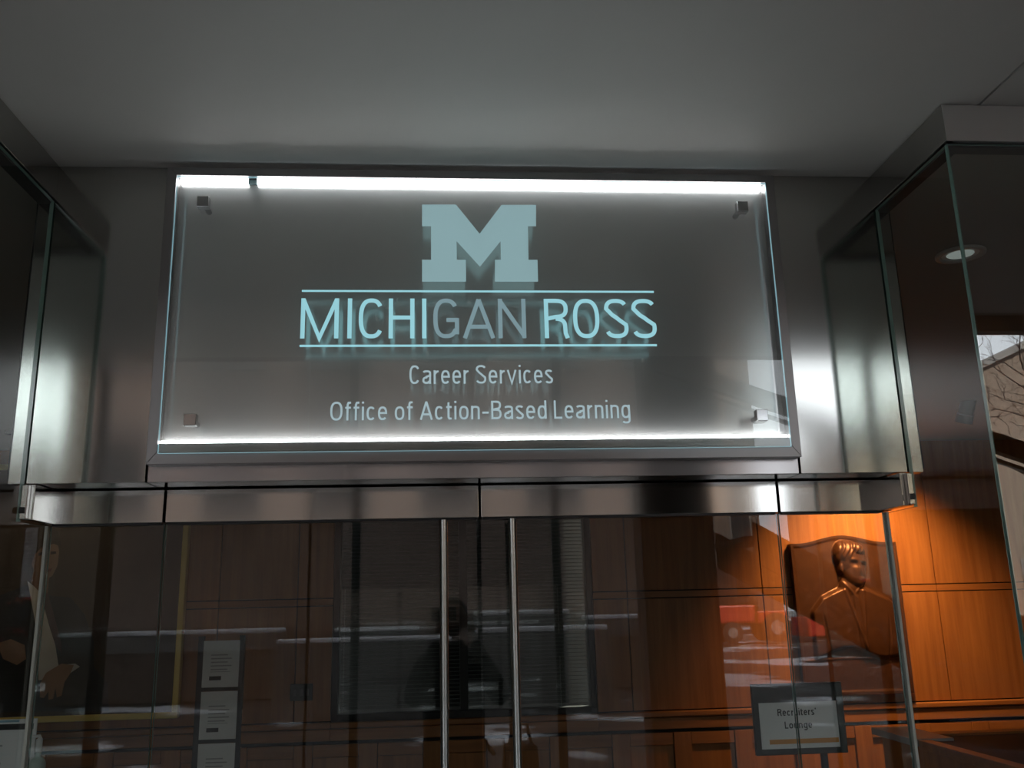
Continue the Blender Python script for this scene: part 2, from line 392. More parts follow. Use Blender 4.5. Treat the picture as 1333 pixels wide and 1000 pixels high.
tag(MB().box(-5.2, 6.2, YW-.02, YW+.03, 0, .115).build('baseboard_back', M_WOODH), kind='structure')

# inner window with blinds
wi = empty('window_6', ((WX0+WX1)/2, YW+.05, WZ0), kind='structure')
for a, b, c, d in ((WX0, WX0+.045, WZ0, 3.1), (WX1-.045, WX1, WZ0, 3.1), (WX0+.045, WX1-.045, WZ0, WZ0+.05), (WX0+.045, WX1-.045, 3.04, 3.1)):
    MB().box(a, b, YW+.005, YW+.10, c, d).build('window_frame', M_BLACK, wi, bevel=.002)
MB().box(.13, .19, YW+.03, YW+.09, WZ0+.05, 3.04).build('window_mullion', M_BLACK, wi)
MB().prism([(WX0+.04, WZ0+.05), (WX1-.04, WZ0+.05), (WX1-.04, 3.04), (WX0+.04, 3.04)], YW+.05, YW+.056).build('window_pane', M_GLASS, wi)
sl = MB(); z = WZ0+.07
M_SLAT = plain('dark_blind_slat', (.030, .031, .030), .8, spec=.1)
while z < 3.03:
    sl.add([(WX0+.05, YW+.118, z), (WX1-.05, YW+.118, z), (WX1-.05, YW+.142, z+.021), (WX0+.05, YW+.142, z+.021)], [(0, 1, 2, 3)]); z += .028
o = sl.build('blind_slats', M_SLAT, wi, recalc=False); o['kind'] = 'stuff'
MB().box(WX0-.1, WX1+.1, YW+.5, YW+.52, .9, 3.3).build('room_beyond', plain('unlit_room_wall', (.05, .05, .05), .8), wi)

# ------------------------------------------------------------------ the illuminated sign
sg = empty('illuminated_sign', ((SX0+SX1)/2, YA, SZ0), 'edge-lit glass sign in an aluminium frame on the steel fascia above the doors', 'sign')
FW = .029; FWB = .036; y0, y1 = 2.600, YA-.001
ix0, ix1, iz0, iz1 = SX0+FW, SX1-FW, SZ0+FWB, SZ1-.025
for pts in ([(SX0, SZ1), (SX1, SZ1), (ix1, iz1), (ix0, iz1)], [(SX0, SZ0), (SX1, SZ0), (ix1, iz0), (ix0, iz0)],
            [(SX0, SZ0), (ix0, iz0), (ix0, iz1), (SX0, SZ1)], [(SX1, SZ0), (ix1, iz0), (ix1, iz1), (SX1, SZ1)]):
    MB().prism(pts, y0, y1).build('frame_rail', M_FRAME, sg, bevel=.001)
# LED lines, the upper one in two modules with a small gap
gx = at(327, 240, 2.61).x
for a, b in ((ix0+.004, gx-.014), (gx+.014, ix1-.004)):
    MB().box(a, b, 2.627, 2.6385, iz1-.0115, iz1-.001).build('led_strip', M_LED, sg)
MB().box(gx-.0135, gx+.0135, 2.627, 2.6385, iz1-.0115, iz1-.001).build('led_connector', plain('frosted_plastic', (.45, .62, .66), .4), sg)
zl = at(400, 578, 2.606).z
MB().box(ix0+.004, ix1-.004, 2.620, 2.6385, zl+.006, zl+.016).build('led_strip', M_LED, sg)
MB().box(ix0+.002, ix1-.002, 2.6055, 2.6385, zl-.020, zl+.0055).build('led_channel', M_FRAME, sg)
GX0, GX1, GZ0, GZ1 = -.797, 1.040, 2.297, 3.152; gy = 2.585
gp = MB().prism([(GX0, GZ0), (GX1, GZ0), (GX1, GZ1), (GX0, GZ1)], gy, gy+.010, 0, 1).build('glass_panel', [M_SGLASS, M_SEDGE], sg)
for px, pz in ((-.709, 3.056), (.949, 3.058), (-.707, 2.388), (.950, 2.388)):
    s_ = MB().box(px-.017, px+.017, gy-.026, gy-.001, pz-.017, pz+.017).build('standoff_cap', M_CHROME, sg, bevel=.0012)
    MB().tube([(px, gy+.011, pz), (px, YA-.001, pz)], .009, 12).build('standoff_shaft', M_CHROME, s_, smooth=True, auto=50)

# lettering etched in the glass
ey0, ey1 = gy-.0009, gy-.0003
def pxz(x, y): p = at(x, y, gy); return (p.x, p.z)
mlogo = [(460,68),(573,68),(652,165),(725,69),(840,69),(840,140),(813,140),(815,252),(845,252),(847,325),(703,325),(703,252),(723,252),(722,190),(653,275),(575,190),(576,252),(606,252),(607,325),(460,325),(460,252),(490,252),(490,140),(460,140)]
mp_ = [pxz(370+x/2.5635, 240+y/2.5635) for x, y in mlogo]
bm_ = MB().prism(mp_, ey0, ey1).build('logo_letter', M_ETCHM, gp)
for (xa, ya, xb, yb, th) in ((393, 379.5, 851, 379.5, .0062), (390, 451, 855, 449, .0066)):
    a, b = pxz(xa, ya), pxz(xb, yb); zz = (a[1]+b[1])/2
    MB().box(a[0], b[0], ey0, ey1, zz-th/2, zz+th/2).build('rule_line', M_ETCH, gp)

def arc(cx, cy, rx, ry, a0, a1, n=14, p=2.5):
    out = []
    for i in range(n+1):
        a = math.radians(a0+(a1-a0)*i/n); c, s = math.cos(a), math.sin(a)
        out.append((cx+rx*math.copysign(abs(c)**(2/p), c), cy+ry*math.copysign(abs(s)**(2/p), s)))
    return out
# narrow light sans serif drawn as strokes; glyph box 0..w, cap height 1, x height XH (coordinates are stroke centres, h = half stroke)
XH = .73
def glyph(ch, w, h):
    l, r, b, t = h, w-h, h, 1-h; cx = w/2; x = XH-h; xc = (XH)/2; rx = (w-2*h)/2
    bowl = arc(cx, xc, rx, xc-h, 0, 360, 28)
    G_ = {
     'M': [[(l,0),(l,1)],[(l,t+h*.6),(cx,b*.2),(r,t+h*.6)],[(r,0),(r,1)]], 'I': [[(cx,0),(cx,1)]], 'H': [[(l,0),(l,1)],[(r,0),(r,1)],[(l,.52),(r,.52)]],
     'C': [arc(cx,.5,rx,.5-h,38,322,30)], 'O': [arc(cx,.5,rx,.5-h,0,360,36)],
     'G': [arc(cx,.5,rx,.5-h,38,328,30),[(cx*1.02,.46),(r,.46),(r,.10)]],
     'A': [[(l*.5,0),(cx,1-h*.4)],[(w-l*.5,0),(cx,1-h*.4)],[(w*.2,.29),(w*.8,.29)]],
     'N': [[(l,0),(l,1)],[(l,1-h*1.2),(r,h*1.2)],[(r,0),(r,1)]],
     'R': [[(l,0),(l,1)],[(l,t),(cx,t)]+arc(cx,.745,r-cx,.255-h,90,-90,12)[1:]+[(l,.49)],[(cx*.95,.49)]+arc(cx*.95,.30,r-h*.6-cx*.95,.19,80,0,8)+[(r-h*.4,.12),(r+h*.5,0)]],
     'S': [arc(cx,.745,rx,.255-h,28,180,14)+[(l+.25*w,.585),(cx,.52),(w-l-.25*w,.44)]+arc(cx,.255,rx,.255-h,20,-158,16)],
     'B': [[(l,0),(l,1)],[(l,t),(cx,t)]+arc(cx,.755,r-cx-h*.4,.245-h,90,-90,12)[1:]+[(l,.51)],[(l,.51),(cx,.51)]+arc(cx,.255+h/2,r-cx,.255-h/2,90,-90,12)[1:]+[(l,b)]],
     'L': [[(l,0),(l,1)],[(l,b),(w,b)]],
     'a': [arc(cx,XH-.16,rx,.16-h,160,0,10)+[(r,0)],[(r,XH*.60),(cx,XH*.54)]+arc(cx,XH*.27,rx,XH*.27-h,92,270,12)+[(cx*1.2,b),(r,XH*.22)]],
     'r': [[(l,0),(l,XH)],[(l,XH*.7),(l+w*.35,XH-h*1.6),(w,XH-h)]],
     'e': [[(l,xc+h*.3),(r,xc+h*.3)]+arc(cx,xc,rx,xc-h,8,318,24)], 'o': [bowl], 'c': [arc(cx,xc,rx,xc-h,42,318,24)],
     'v': [[(l*.6,XH),(cx,h*.3),(w-l*.6,XH)]], 'i': [[(cx,0),(cx,XH)],[(cx,.90),(cx,1.0)]],
     's': [arc(cx,XH*.745,rx,XH*.255-h*.8,28,180,10)+[(cx,XH*.51)]+arc(cx,XH*.255,rx,XH*.255-h*.8,15,-155,12)],
     'f': [[(w*.42,0),(w*.42,.84),(w*.55,.97-h*.6),(w,1-h)],[(0,XH-h),(w,XH-h)]],
     't': [[(w*.42,.93),(w*.42,.13),(w*.58,b),(w,b)],[(0,XH-h),(w,XH-h)]],
     'n': [[(l,0),(l,XH)],[(l,XH*.72)]+arc(cx,XH*.72,rx,XH*.28-h,160,0,10)+[(r,0)]],
     'd': [bowl,[(r,0),(r,1)]], 'u': [[(l,XH),(l,XH*.28)]+arc(cx,XH*.28,rx,XH*.28-h,180,340,10),[(r,0),(r,XH)]],
     'g': [bowl,[(r,XH),(r,-.10)]+arc(cx,-.09,rx,.15,0,-150,10)], '-': [[(0,.36),(w,.36)]], "'": [[(cx,.78),(cx,1)]], 'l': [[(cx,0),(cx,1)]],
    }
    return G_[ch]
def ribbon(mb, pts, h, T):               # stroke of half width h as short slabs with mitred joints
    pts = [Vector((p[0], p[1])) for p in pts]; q = [pts[0]]
    for p in pts[1:]:
        if (p-q[-1]).length > 1e-5: q.append(p)
    closed = (q[0]-q[-1]).length < 1e-4; L_, R_ = [], []
    for i, p in enumerate(q):
        a = q[i-1] if i else (q[-2] if closed else None); b = q[i+1] if i < len(q)-1 else (q[1] if closed else None)
        d1 = (p-a).normalized() if a is not None else (b-p).normalized(); d2 = (b-p).normalized() if b is not None else d1
        n1 = Vector((-d1.y, d1.x)); n2 = Vector((-d2.y, d2.x)); n = (n1+n2)
        n = n.normalized() if n.length > 1e-4 else n1
        k = h/max(.45, n.dot(n1)); L_.append(p+n*k); R_.append(p-n*k)
    for i in range(len(q)-1):
        T(mb, [L_[i], R_[i], R_[i+1], L_[i+1]])
def letter(ch, x0, x1, zb, zt, h, parent, mat, name, yy0, yy1, mb=None):
    own = mb is None; mb = mb or MB(); H = zt-zb
    def T(m, quad): m.prism([(x0+v.x*H, zb+v.y*H) for v in quad], yy0, yy1)
    for st in glyph(ch, (x1-x0)/H, h/H): ribbon(mb, st, h/H, T)
    if own: return mb.build(name, mat, parent)
ZB_, ZT_ = pxz(620, 440.5)[1], pxz(620, 389)[1]
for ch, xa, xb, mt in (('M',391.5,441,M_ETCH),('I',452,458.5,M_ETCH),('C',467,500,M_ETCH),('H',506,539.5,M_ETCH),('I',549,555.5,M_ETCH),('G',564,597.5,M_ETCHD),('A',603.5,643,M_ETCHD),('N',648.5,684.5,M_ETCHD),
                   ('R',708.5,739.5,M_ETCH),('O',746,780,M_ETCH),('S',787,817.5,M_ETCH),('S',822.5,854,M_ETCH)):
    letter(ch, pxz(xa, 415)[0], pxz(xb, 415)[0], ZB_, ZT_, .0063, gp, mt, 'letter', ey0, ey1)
ADV = dict(C=.50, a=.42, r=.24, e=.42, S=.50, v=.44, i=.10, c=.40, s=.38, O=.56, f=.26, o=.44, A=.56, t=.26, n=.40, B=.48, d=.42, L=.38, g=.42, l=.10, u=.42, R=.5)
ADV['-'] = .30; ADV["'"] = .10
def text_line(txt, xa, xb, zb, zt, h, parent, mat, yy0, yy1, name='word'):
    H = zt-zb; gap = .125; sp = .36
    tot = 0; pos = []
    for i, ch in enumerate(txt):
        if ch == ' ': tot += sp; continue
        pos.append((ch, tot, tot+ADV[ch])); tot += ADV[ch] + (gap if i < len(txt)-1 and txt[i+1] != ' ' else 0)
    s = (xb-xa)/tot; mb = None; prev = None; words = []; idx = 0
    for wd in txt.split(' '):
        mb = MB()
        for ch in wd:
            _, p0, p1 = pos[idx]; idx += 1
            letter(ch, xa+p0*s, xa+p1*s, zb, zt, h, None, None, None, yy0, yy1, mb)
        mb.build(name, mat, parent)
text_line('Career Services', pxz(533, 488)[0], pxz(719.5, 488)[0], pxz(626, 499.5)[1], pxz(626, 475.5)[1], .0029, gp, M_ETCHS, ey0, ey1)
text_line('Office of Action-Based Learning', pxz(430, 535)[0], pxz(820, 532)[0], pxz(626, 546)[1], pxz(626, 522)[1], .0029, gp, M_ETCHS, ey0, ey1)

# ------------------------------------------------------------------ bronze relief plaque
PX0, PX1, PZ0, PZ1 = 2.703, 3.552, 1.155, 2.282; PH = 2.340; py = YW-.055
pq = empty('bronze_plaque', ((PX0+PX1)/2, YW-.002, PZ0), 'bronze relief plaque of a suited man on the warmly lit wood wall', 'plaque')
def ptop(u):                               # top edge swells in the middle
    a = max(0.0, math.cos((u-.48)*PI*1.15)); return PZ1 + (PH-PZ1)*a**2.2
def gsm(d, s): return math.exp(-(d/s)**2)
def ell(u, v, cu, cv, ru, rv, hh, p=.5):
    q = 1-((u-cu)/ru)**2-((v-cv)/rv)**2
    return hh*q**p if q > 0 else 0.0
ASP = (PZ1-PZ0)/(PX1-PX0)
def sm(e0, e1, x):
    t = min(1, max(0, (x-e0)/(e1-e0))); return t*t*(3-2*t)
def relief(u, v):                          # u across, v up, both 0..1; height in metres
    W_ = .85; X = (u-.56); 
    h = .004*math.sin(u*40+3*math.sin(v*23))*math.sin(v*31+2*math.sin(u*17))*.35
    # torso: shoulders slope from the neck
    sh = .668 - .22*max(0, .44-u) - .55*max(0, .24-u) - .24*max(0, u-.66) - .6*max(0, u-.86)
    inside = sm(-.015, .02, sh-v)*sm(.115, .15, u)*sm(.955, .92, u)*sm(.245, .275, v+.03*math.sin(u*9+1))
    body = .052*inside*(1-.35*abs(u-.52)**1.4*2) * sm(.0, .35, v)
    h = max(h, body+h)
    # jacket lapels and tie
    if v < .66 and inside > .05:
        lap = .010*sm(.018, .0, abs((u-.47)-(.60-v)*.40))*sm(.22, .30, v)+.010*sm(.018, .0, abs((u-.62)+(.60-v)*.08))*sm(.22, .3, v)
        tie = .012*sm(.034, .022, abs(u-.545-(.60-v)*.09))*sm(.63, .60, v)*sm(.22, .30, v)
        h += lap+tie-.006*sm(.05, .0, abs(u-.53-(.60-v)*.16))*sm(.62, .5, v)
        h += .006*math.sin((u*.8+v*.55)*30)*sm(.60, .40, v)*(.4+.6*abs(u-.5))
        h -= .014*sm(.012, 0, abs((u-.245)+(v-.42)*.18))*sm(.55, .45, v)   # sleeve folds
        h -= .014*sm(.012, 0, abs((u-.83)-(v-.42)*.10))*sm(.52, .42, v)
    # collar and neck
    h = max(h, ell(u, v, .515, .655, .105, .10, .060))
    h += .010*sm(.02, 0, abs((v-.645)-(.50-u)*.85))*sm(.40, .46, u)*sm(.57, .52, u)+.010*sm(.02, 0, abs((v-.64)-(u-.56)*.9))*sm(.53, .56, u)*sm(.66, .62, u)
    # head, turned a little to the right
    hd = max(ell(u, v, .545, .845, .148, .125, .100), ell(u, v, .560, .770, .118, .115, .098))
    if hd > 0:
        f_ = hd
        f_ += .016*math.exp(-((u-.595)/.018)**2-((v-.795)/.040)**2) + .006*math.exp(-((u-.605)/.022)**2-((v-.768)/.014)**2)   # nose
        for eu in (.545, .648):
            f_ -= .020*math.exp(-((u-eu)/.030)**2-((v-.818)/.015)**2); f_ += .006*math.exp(-((u-eu)/.014)**2-((v-.815)/.007)**2)
            f_ += .010*math.exp(-((u-eu)/.036)**2-((v-.842)/.010)**2)
        f_ -= .005*math.exp(-((u-.605)/.036)**2-((v-.738)/.006)**2); f_ += .006*math.exp(-((u-.605)/.030)**2-((v-.727)/.008)**2)     # mouth
        f_ += .010*math.exp(-((u-.60)/.04)**2-((v-.688)/.018)**2)                                                                    # chin
        f_ -= .008*math.exp(-((u-.53)/.022)**2-((v-.755)/.03)**2)
        h = max(h, f_)
    hr = max(ell(u, v, .50, .885, .120, .085, .112), ell(u, v, .585, .915, .105, .050, .112), ell(u, v, .425, .865, .040, .055, .080))
    if hr > 0: h = max(h, hr+.005*math.sin((u*1.3-v*.7)*110+math.sin(v*60)))
    ear = ell(u, v, .437, .79, .026, .045, .088)
    if ear > 0: h = max(h, ear-.018*math.exp(-((u-.44)/.010)**2-((v-.79)/.02)**2))
    # raised inscription band edge at the foot
    h += .008*sm(.008, 0, abs(v-.225))*sm(.04, .06, u)*sm(.96, .94, u)
    edge = min(u, 1-u, v, 1-v); h += .010*sm(.030, .018, edge)
    return h
NU, NV = 130, 170
rv = []; rf = []
for j in range(NV+1):
    v = j/NV
    for i in range(NU+1):
        u = i/NU; zt = ptop(u); x = PX0+(PX1-PX0)*u; zz = PZ0+(zt-PZ0)*v
        rv.append((x, py-relief(u, v)*.78, zz))
for j in range(NV):
    for i in range(NU):
        a = j*(NU+1)+i; rf.append((a, a+1, a+NU+2, a+NU+1))
MB().add(rv, rf).build('relief', M_BRONZE, pq, smooth=True, recalc=False)
out = [(PX0+(PX1-PX0)*i/24, ptop(i/24)) for i in range(25)]
MB().prism([(PX1, PZ0), (PX0, PZ0)]+out, py+.0005, YW-.002).build('back_plate', M_BRONZE, pq)

# ------------------------------------------------------------------ lounge lights
def downlight(x, y, label, power=None, aim=None, size=1.2):
    t = empty('recessed_downlight', (x, y, ZCL), label, 'light fixture', 'recessed lights in the lounge ceiling')
    MB().lathe((x, y, ZCL), [(.088, -.001), (.088, -.008), (.070, -.010), (.066, -.002)], 40).build('trim_ring', M_PALE, t, smooth=True)
    MB().lathe((x, y, ZCL), [(.066, -.003), (.056, -.001), (.046, -.001)], 40).build('reflector', plain('white_reflector', (.75, .78, .75), .3), t, smooth=True)
    MB().lathe((x, y, ZCL), [(.048, -.004), (.001, -.004)], 24).build('lamp_lens', emit('dimmed_lamp_lens', (.9, 1, .95), .20), t)
    return t
dl = ray(1250, 330); dl = dl*(ZCL-EYE.z)/dl.z
downlight(dl.x, dl.y, 'round recessed ceiling light behind the right glass corner')
# wall washer over the plaque
wx = 3.20; wy = YW-.72
t = empty('wall_washer_light', (wx, wy, ZCL), 'small ceiling wall washer lighting the bronze plaque', 'light fixture')
MB().lathe((wx, wy, ZCL), [(.06, -.001), (.06, -.02), (.045, -.02), (.04, -.002)], 32).build('trim_ring', M_BLACK, t, smooth=True)
MB().lathe((wx, wy, ZCL-.003), [(.038, 0), (.001, 0)], 24).build('lamp_lens', emit('warm_lamp_lens', (1, .62, .3), 6), t)
ld = bpy.data.lights.new('plaque_light', 'SPOT'); ld.energy = 350; ld.color = (1.0, .52, .20); ld.spot_size = math.radians(98); ld.spot_blend = 1.0; ld.shadow_soft_size = .07
lo = bpy.data.objects.new('plaque_light', ld); C.objects.link(lo); lo.location = (wx, wy, ZCL-.03)
lo.rotation_euler = (Vector((3.32, YW, 1.75))-lo.location).to_track_quat('-Z', 'Y').to_euler()
# wall washer over the portrait
t = empty('wall_washer_light', (-2.9, YW-.7, ZCL), 'small ceiling wall washer over the portrait painting', 'light fixture')
MB().lathe((-2.9, YW-.7, ZCL), [(.06, -.001), (.06, -.02), (.045, -.02), (.04, -.002)], 32).build('trim_ring', M_BLACK, t, smooth=True)
MB().lathe((-2.9, YW-.7, ZCL-.003), [(.038, 0), (.001, 0)], 24).build('lamp_lens', emit('dim_warm_lamp_lens', (1, .7, .4), 2), t)
l2 = bpy.data.lights.new('portrait_light', 'SPOT'); l2.energy = 8; l2.color = (1.0, .72, .42); l2.spot_size = math.radians(100); l2.spot_blend = 1.0; l2.shadow_soft_size = .03
lo2 = bpy.data.objects.new('portrait_light', l2); C.objects.link(lo2); lo2.location = (-2.9, YW-.7, ZCL-.03)
lo2.rotation_euler = (Vector((-2.8, YW, 1.75))-lo2.location).to_track_quat('-Z', 'Y').to_euler()
# cylinder spotlight
sp = at(1258, 533, 5.6)
t = empty('cylinder_spotlight', (sp.x, sp.y, ZCL), 'pale cylindrical ceiling spotlight seen through the right glass', 'light fixture')
ax = Vector((-.12, .40, -.90)).normalized(); c0 = Vector((sp.x, sp.y, sp.z))
MB().tube([c0-ax*.09, c0-ax*.085, c0+ax*.03], [.040, .048, .048], 24).build('lamp_body', M_PALE, t, smooth=True, auto=50)
MB().tube([c0+ax*.036, c0+ax*.09], [.055, .055], 24).build('lamp_snoot', M_PALE, t, smooth=True, auto=50)
MB().tube([c0-ax*.05, Vector((sp.x, sp.y, ZCL))], .008, 10).build('mount_stem', M_PALE, t)

l3 = bpy.data.lights.new('spot_beam', 'SPOT'); l3.energy = 45; l3.color = (1.0, .55, .24); l3.spot_size = math.radians(46); l3.spot_blend = 1.0; l3.shadow_soft_size = .03
lo3 = bpy.data.objects.new('spot_beam', l3); C.objects.link(lo3); lo3.location = c0+ax*.10
lo3.rotation_euler = (Vector((3.10, YW, 1.85))-lo3.location).to_track_quat('-Z', 'Y').to_euler()

# ------------------------------------------------------------------ portrait painting
FX0, FX1, FZ0, FZ1 = -3.75, -1.872, 1.150, 2.98; fy = YW-.05
pt = empty('portrait_painting', ((FX0+FX1)/2, YW-.002, FZ0), 'large gilt-framed painted portrait of a seated man in a dark suit', 'painting')
fw = .042
for a, b, c, d in ((FX0, FX1, FZ0, FZ0+fw), (FX0, FX1, FZ1-fw, FZ1), (FX0, FX0+fw, FZ0+fw, FZ1-fw), (FX1-fw, FX1, FZ0+fw, FZ1-fw)):
    MB().box(a, b, fy-.02, YW-.004, c, d).build('frame_rail', M_GOLD, pt, bevel=.006)
cv = MB().box(FX0+fw, FX1-fw, fy, YW-.006, FZ0+fw, FZ1-fw).build('canvas', plain('dark_brown_oil_paint', (.055, .038, .026), .45, noise=.5, nscale=3), pt)
def shape(name, pts, col, dy):
    pp = [(at(x, y, fy-dy).x, at(x, y, fy-dy).z) for x, y in pts]
    MB().prism(pp, fy-dy, fy-dy+.0006).build(name, plain(name+'_paint', col, .5, noise=.25, nscale=9), cv)
shape('painted_jacket', [(-60,928),(-60,800),(-20,780),(0,775),(34,762),(60,775),(92,778),(110,800),(122,835),(122,868),(140,890),(142,926)], (.030,.032,.036), .001)
shape('painted_shirt', [(36,757),(56,772),(66,800),(72,840),(76,866),(98,864),(104,868),(92,876),(70,884),(50,886),(50,840),(44,800)], (.52,.51,.48), .002)
shape('painted_tie', [(54,774),(62,772),(70,800),(80,838),(80,850),(73,843),(64,815),(56,785)], (.085,.05,.055), .003)
shape('painted_face', [(40,704),(48,696),(64,694),(74,702),(77,718),(75,736),(68,750),(58,756),(48,750),(41,736),(38,720)], (.19,.12,.08), .003)
shape('painted_neck', [(44,742),(64,750),(62,772),(54,774),(40,758)], (.20,.12,.08), .0025)
shape('painted_hair', [(30,742),(28,720),(32,702),(44,690),(62,686),(76,692),(80,712),(70,708),(54,713),(45,722),(42,732),(38,746)], (.045,.032,.022), .004)
shape('painted_eyes', [(50,720),(58,718),(58,722),(50,724)], (.03,.02,.015), .004); shape('painted_eyes', [(66,718),(73,718),(73,721),(66,722)], (.03,.02,.015), .004)
shape('painted_mouth', [(54,742),(68,740),(66,744),(56,745)], (.13,.06,.05), .004)
shape('painted_hand', [(80,864),(96,866),(92,876),(84,888),(80,906),(74,908),(72,896),(69,910),(63,911),(63,900),(57,909),(52,908),(52,890),(60,876)], (.33,.19,.11), .004)
shape('painted_hand', [(-4,838),(14,832),(32,840),(34,858),(22,866),(4,858)], (.26,.15,.09), .004)

# ------------------------------------------------------------------ notice stand with three sheets
ny = 5.0
t = empty('notice_stand', (-1.15, ny, 0), 'black floor stand holding three white notice sheets beside the left door', 'notice stand')
MB().box(-1.265, -1.235, ny, ny+.02, .02, 1.745).build('post', M_BLACK, t); MB().box(-1.055, -1.03, ny, ny+.02, .02, 1.745).build('post', M_BLACK, t)
MB().box(-1.36, -.94, ny-.15, ny+.17, 0, .02).build('base_plate', M_BLACK, t, bevel=.004)
for i in range(3):
    z1 = 1.722-i*.252; z0 = z1-.232
    s_ = MB().box(-1.236, -1.052, ny-.004, ny-.002, z0, z1).build('notice_sheet', M_PAPER, t)
    MB().box(-1.236, -1.052, ny-.001, ny+.015, z0-.019, z0-.001).build('cross_bar', M_BLACK, t)
    MB().box(-1.195, -1.095, ny-.0052, ny-.0042, z0+.075, z0+.078).build('printed_line', M_GREYINK, s_)
    for q in range(5): MB().box(-1.195, -1.11+.02*(q % 2), ny-.0052, ny-.0042, z0+.085+.018*q, z0+.091+.018*q).build('printed_line', M_GREYINK, s_)
    MB().box(-1.20, -1.14, ny-.0052, ny-.0042, z0+.035, z0+.055).build('printed_box', M_INK, s_)
MB().box(-1.03, -1.026, ny-.03, ny+.02, 1.38, 1.73).build('acrylic_side', M_GLASS, t)

# ------------------------------------------------------------------ lounge sign on a stand
ry = 3.4
t = empty('lounge_sign_stand', (1.29, ry, 0), 'black sign stand with a white card reading Recruiters Lounge behind the right door', 'sign')
MB().box(1.125, 1.466, ry, ry+.018, 1.312, 1.557).build('board', M_BLACK, t, bevel=.003)
card = MB().box(1.146, 1.436, ry-.004, ry-.0005, 1.334, 1.492).build('card', M_PAPER, t)
text_line("Recruiters'", 1.213, 1.357, 1.446, 1.470, .0019, card, M_INK, ry-.0056, ry-.0044)
text_line('Lounge', 1.236, 1.338, 1.402, 1.426, .0019, card, M_INK, ry-.0056, ry-.0044)
MB().box(1.175, 1.432, ry-.0056, ry-.0044, 1.350, 1.366).build('orange_stripe', M_ORANGE, card)
MB().tube([(1.385, ry+.03, .02), (1.385, ry+.03, 1.40)], .013, 16).build('pole', M_BLACK, t, smooth=True, auto=50)
MB().lathe((1.385, ry+.03, 0), [(.001, 0), (.17, 0), (.17, .012), (.02, .025), (.001, .025)], 32).build('base', M_BLACK, t, smooth=True, auto=40)

# ------------------------------------------------------------------ sanitizer stand at the far left
hy = 3.6
t = empty('notice_sign_stand', (-1.62, hy, 0), 'white notice card on a slim post at the far left bottom', 'sign')
card = MB().box(-1.76, -1.468, hy, hy+.006, 1.29, 1.502).build('card', M_PAPER, t)
MB().box(-1.75, -1.478, hy-.0012, hy-.0002, 1.466, 1.486).build('printed_header', M_INK, card)
MB().box(-1.75, -1.53, hy-.0012, hy-.0002, 1.492, 1.499).build('printed_stripe', plain('pale_blue_print', (.25, .45, .55), .6), card)
for q in range(4): MB().box(-1.74, -1.60+.02*(q % 2), hy-.0012, hy-.0002, 1.44-.03*q, 1.446-.03*q).build('printed_line', M_GREYINK, card)
MB().box(-1.63, -1.60, hy+.008, hy+.035, .02, 1.45).build('post', M_BLACK, t); MB().box(-1.80, -1.38, hy-.16, hy+.2, 0, .02).build('base_plate', M_BLACK, t, bevel=.004)
MB().box(-1.60, -1.38, hy-.05, hy+.0, 1.255, 1.2675).build('shelf', M_BLACK, t)
bt = empty('sanitizer_bottle', (-1.437, hy-.04, 1.268), 'clear pump bottle with a green label beside the white notice card', 'bottle')
M_GREEN = plain('green_label', (.06, .22, .08), .5); M_CLEAR = plain('milky_plastic', (.5, .6, .55), .3)
MB().lathe((-1.437, hy-.04, 1.268), [(.001, 0), (.026, 0), (.028, .01), (.028, .085), (.022, .10), (.010, .11), (.010, .125)], 24).build('bottle_body', M_CLEAR, bt, smooth=True)
MB().lathe((-1.437, hy-.04, 1.268), [(.0285, .012), (.0285, .07)], 24).build('label', M_GREEN, bt, smooth=True)
MB().tube([(-1.437, hy-.04, 1.392), (-1.437, hy-.04, 1.435), (-1.437, hy-.04, 1.447), (-1.462, hy-.06, 1.445)], [.011, .011, .006, .005], 12).build('pump', M_PAPER, bt, smooth=True)

# ------------------------------------------------------------------ reception desk at the right
dz = 1.07
t = empty('reception_desk', (3.5, 4.6, 0), 'wooden reception desk with dark top and grey stone corner at the lower right', 'desk')
MB().box(2.70, 4.7, 3.7, 5.75, .06, dz-.04).build('desk_body', M_WOOD, t, bevel=.004)
MB().box(2.74, 4.66, 3.74, 5.71, 0, .06).build('plinth', M_BLACK, t)
MB().box(2.76, 4.74, 3.72, 5.45, dz-.038, dz-.012).build('desk_top', plain('dark_desk_top', (.02, .022, .028), .65, spec=.2), t)
MB().box(2.68, 2.755, 3.68, 5.26, dz-.05, dz).build('front_edge', M_WOODH, t, bevel=.004)
MB().box(2.90, 4.74, 5.46, 5.56, dz-.038, dz).build('rear_edge', M_WOODH, t, bevel=.004)
MB().prism_x([(5.265, dz-.036), (5.80, dz-.036), (5.80, dz+.004), (5.265, dz+.004)], 2.66, 2.895).build('stone_cap', plain('grey_stone', (.42, .42, .43), .4, noise=.1), t, bevel=.004)

# switch plate on the wood wall
t = empty('switch_plate', (-1.02, YW-.001, 1.235), 'dark grey triple switch plate on the wood wall left of the inner window', 'switch plate')
MB().box(-1.10, -.94, YW-.010, YW-.0005, 1.235, 1.352).build('plate', plain('dark_grey_plate', (.06, .062, .065), .4), t, bevel=.003)
for q in range(3): MB().box(-1.075+q*.045, -1.052+q*.045, YW-.016, YW-.0105, 1.27, 1.318).build('rocker', plain('grey_rocker', (.12, .12, .125), .4), t, bevel=.002)

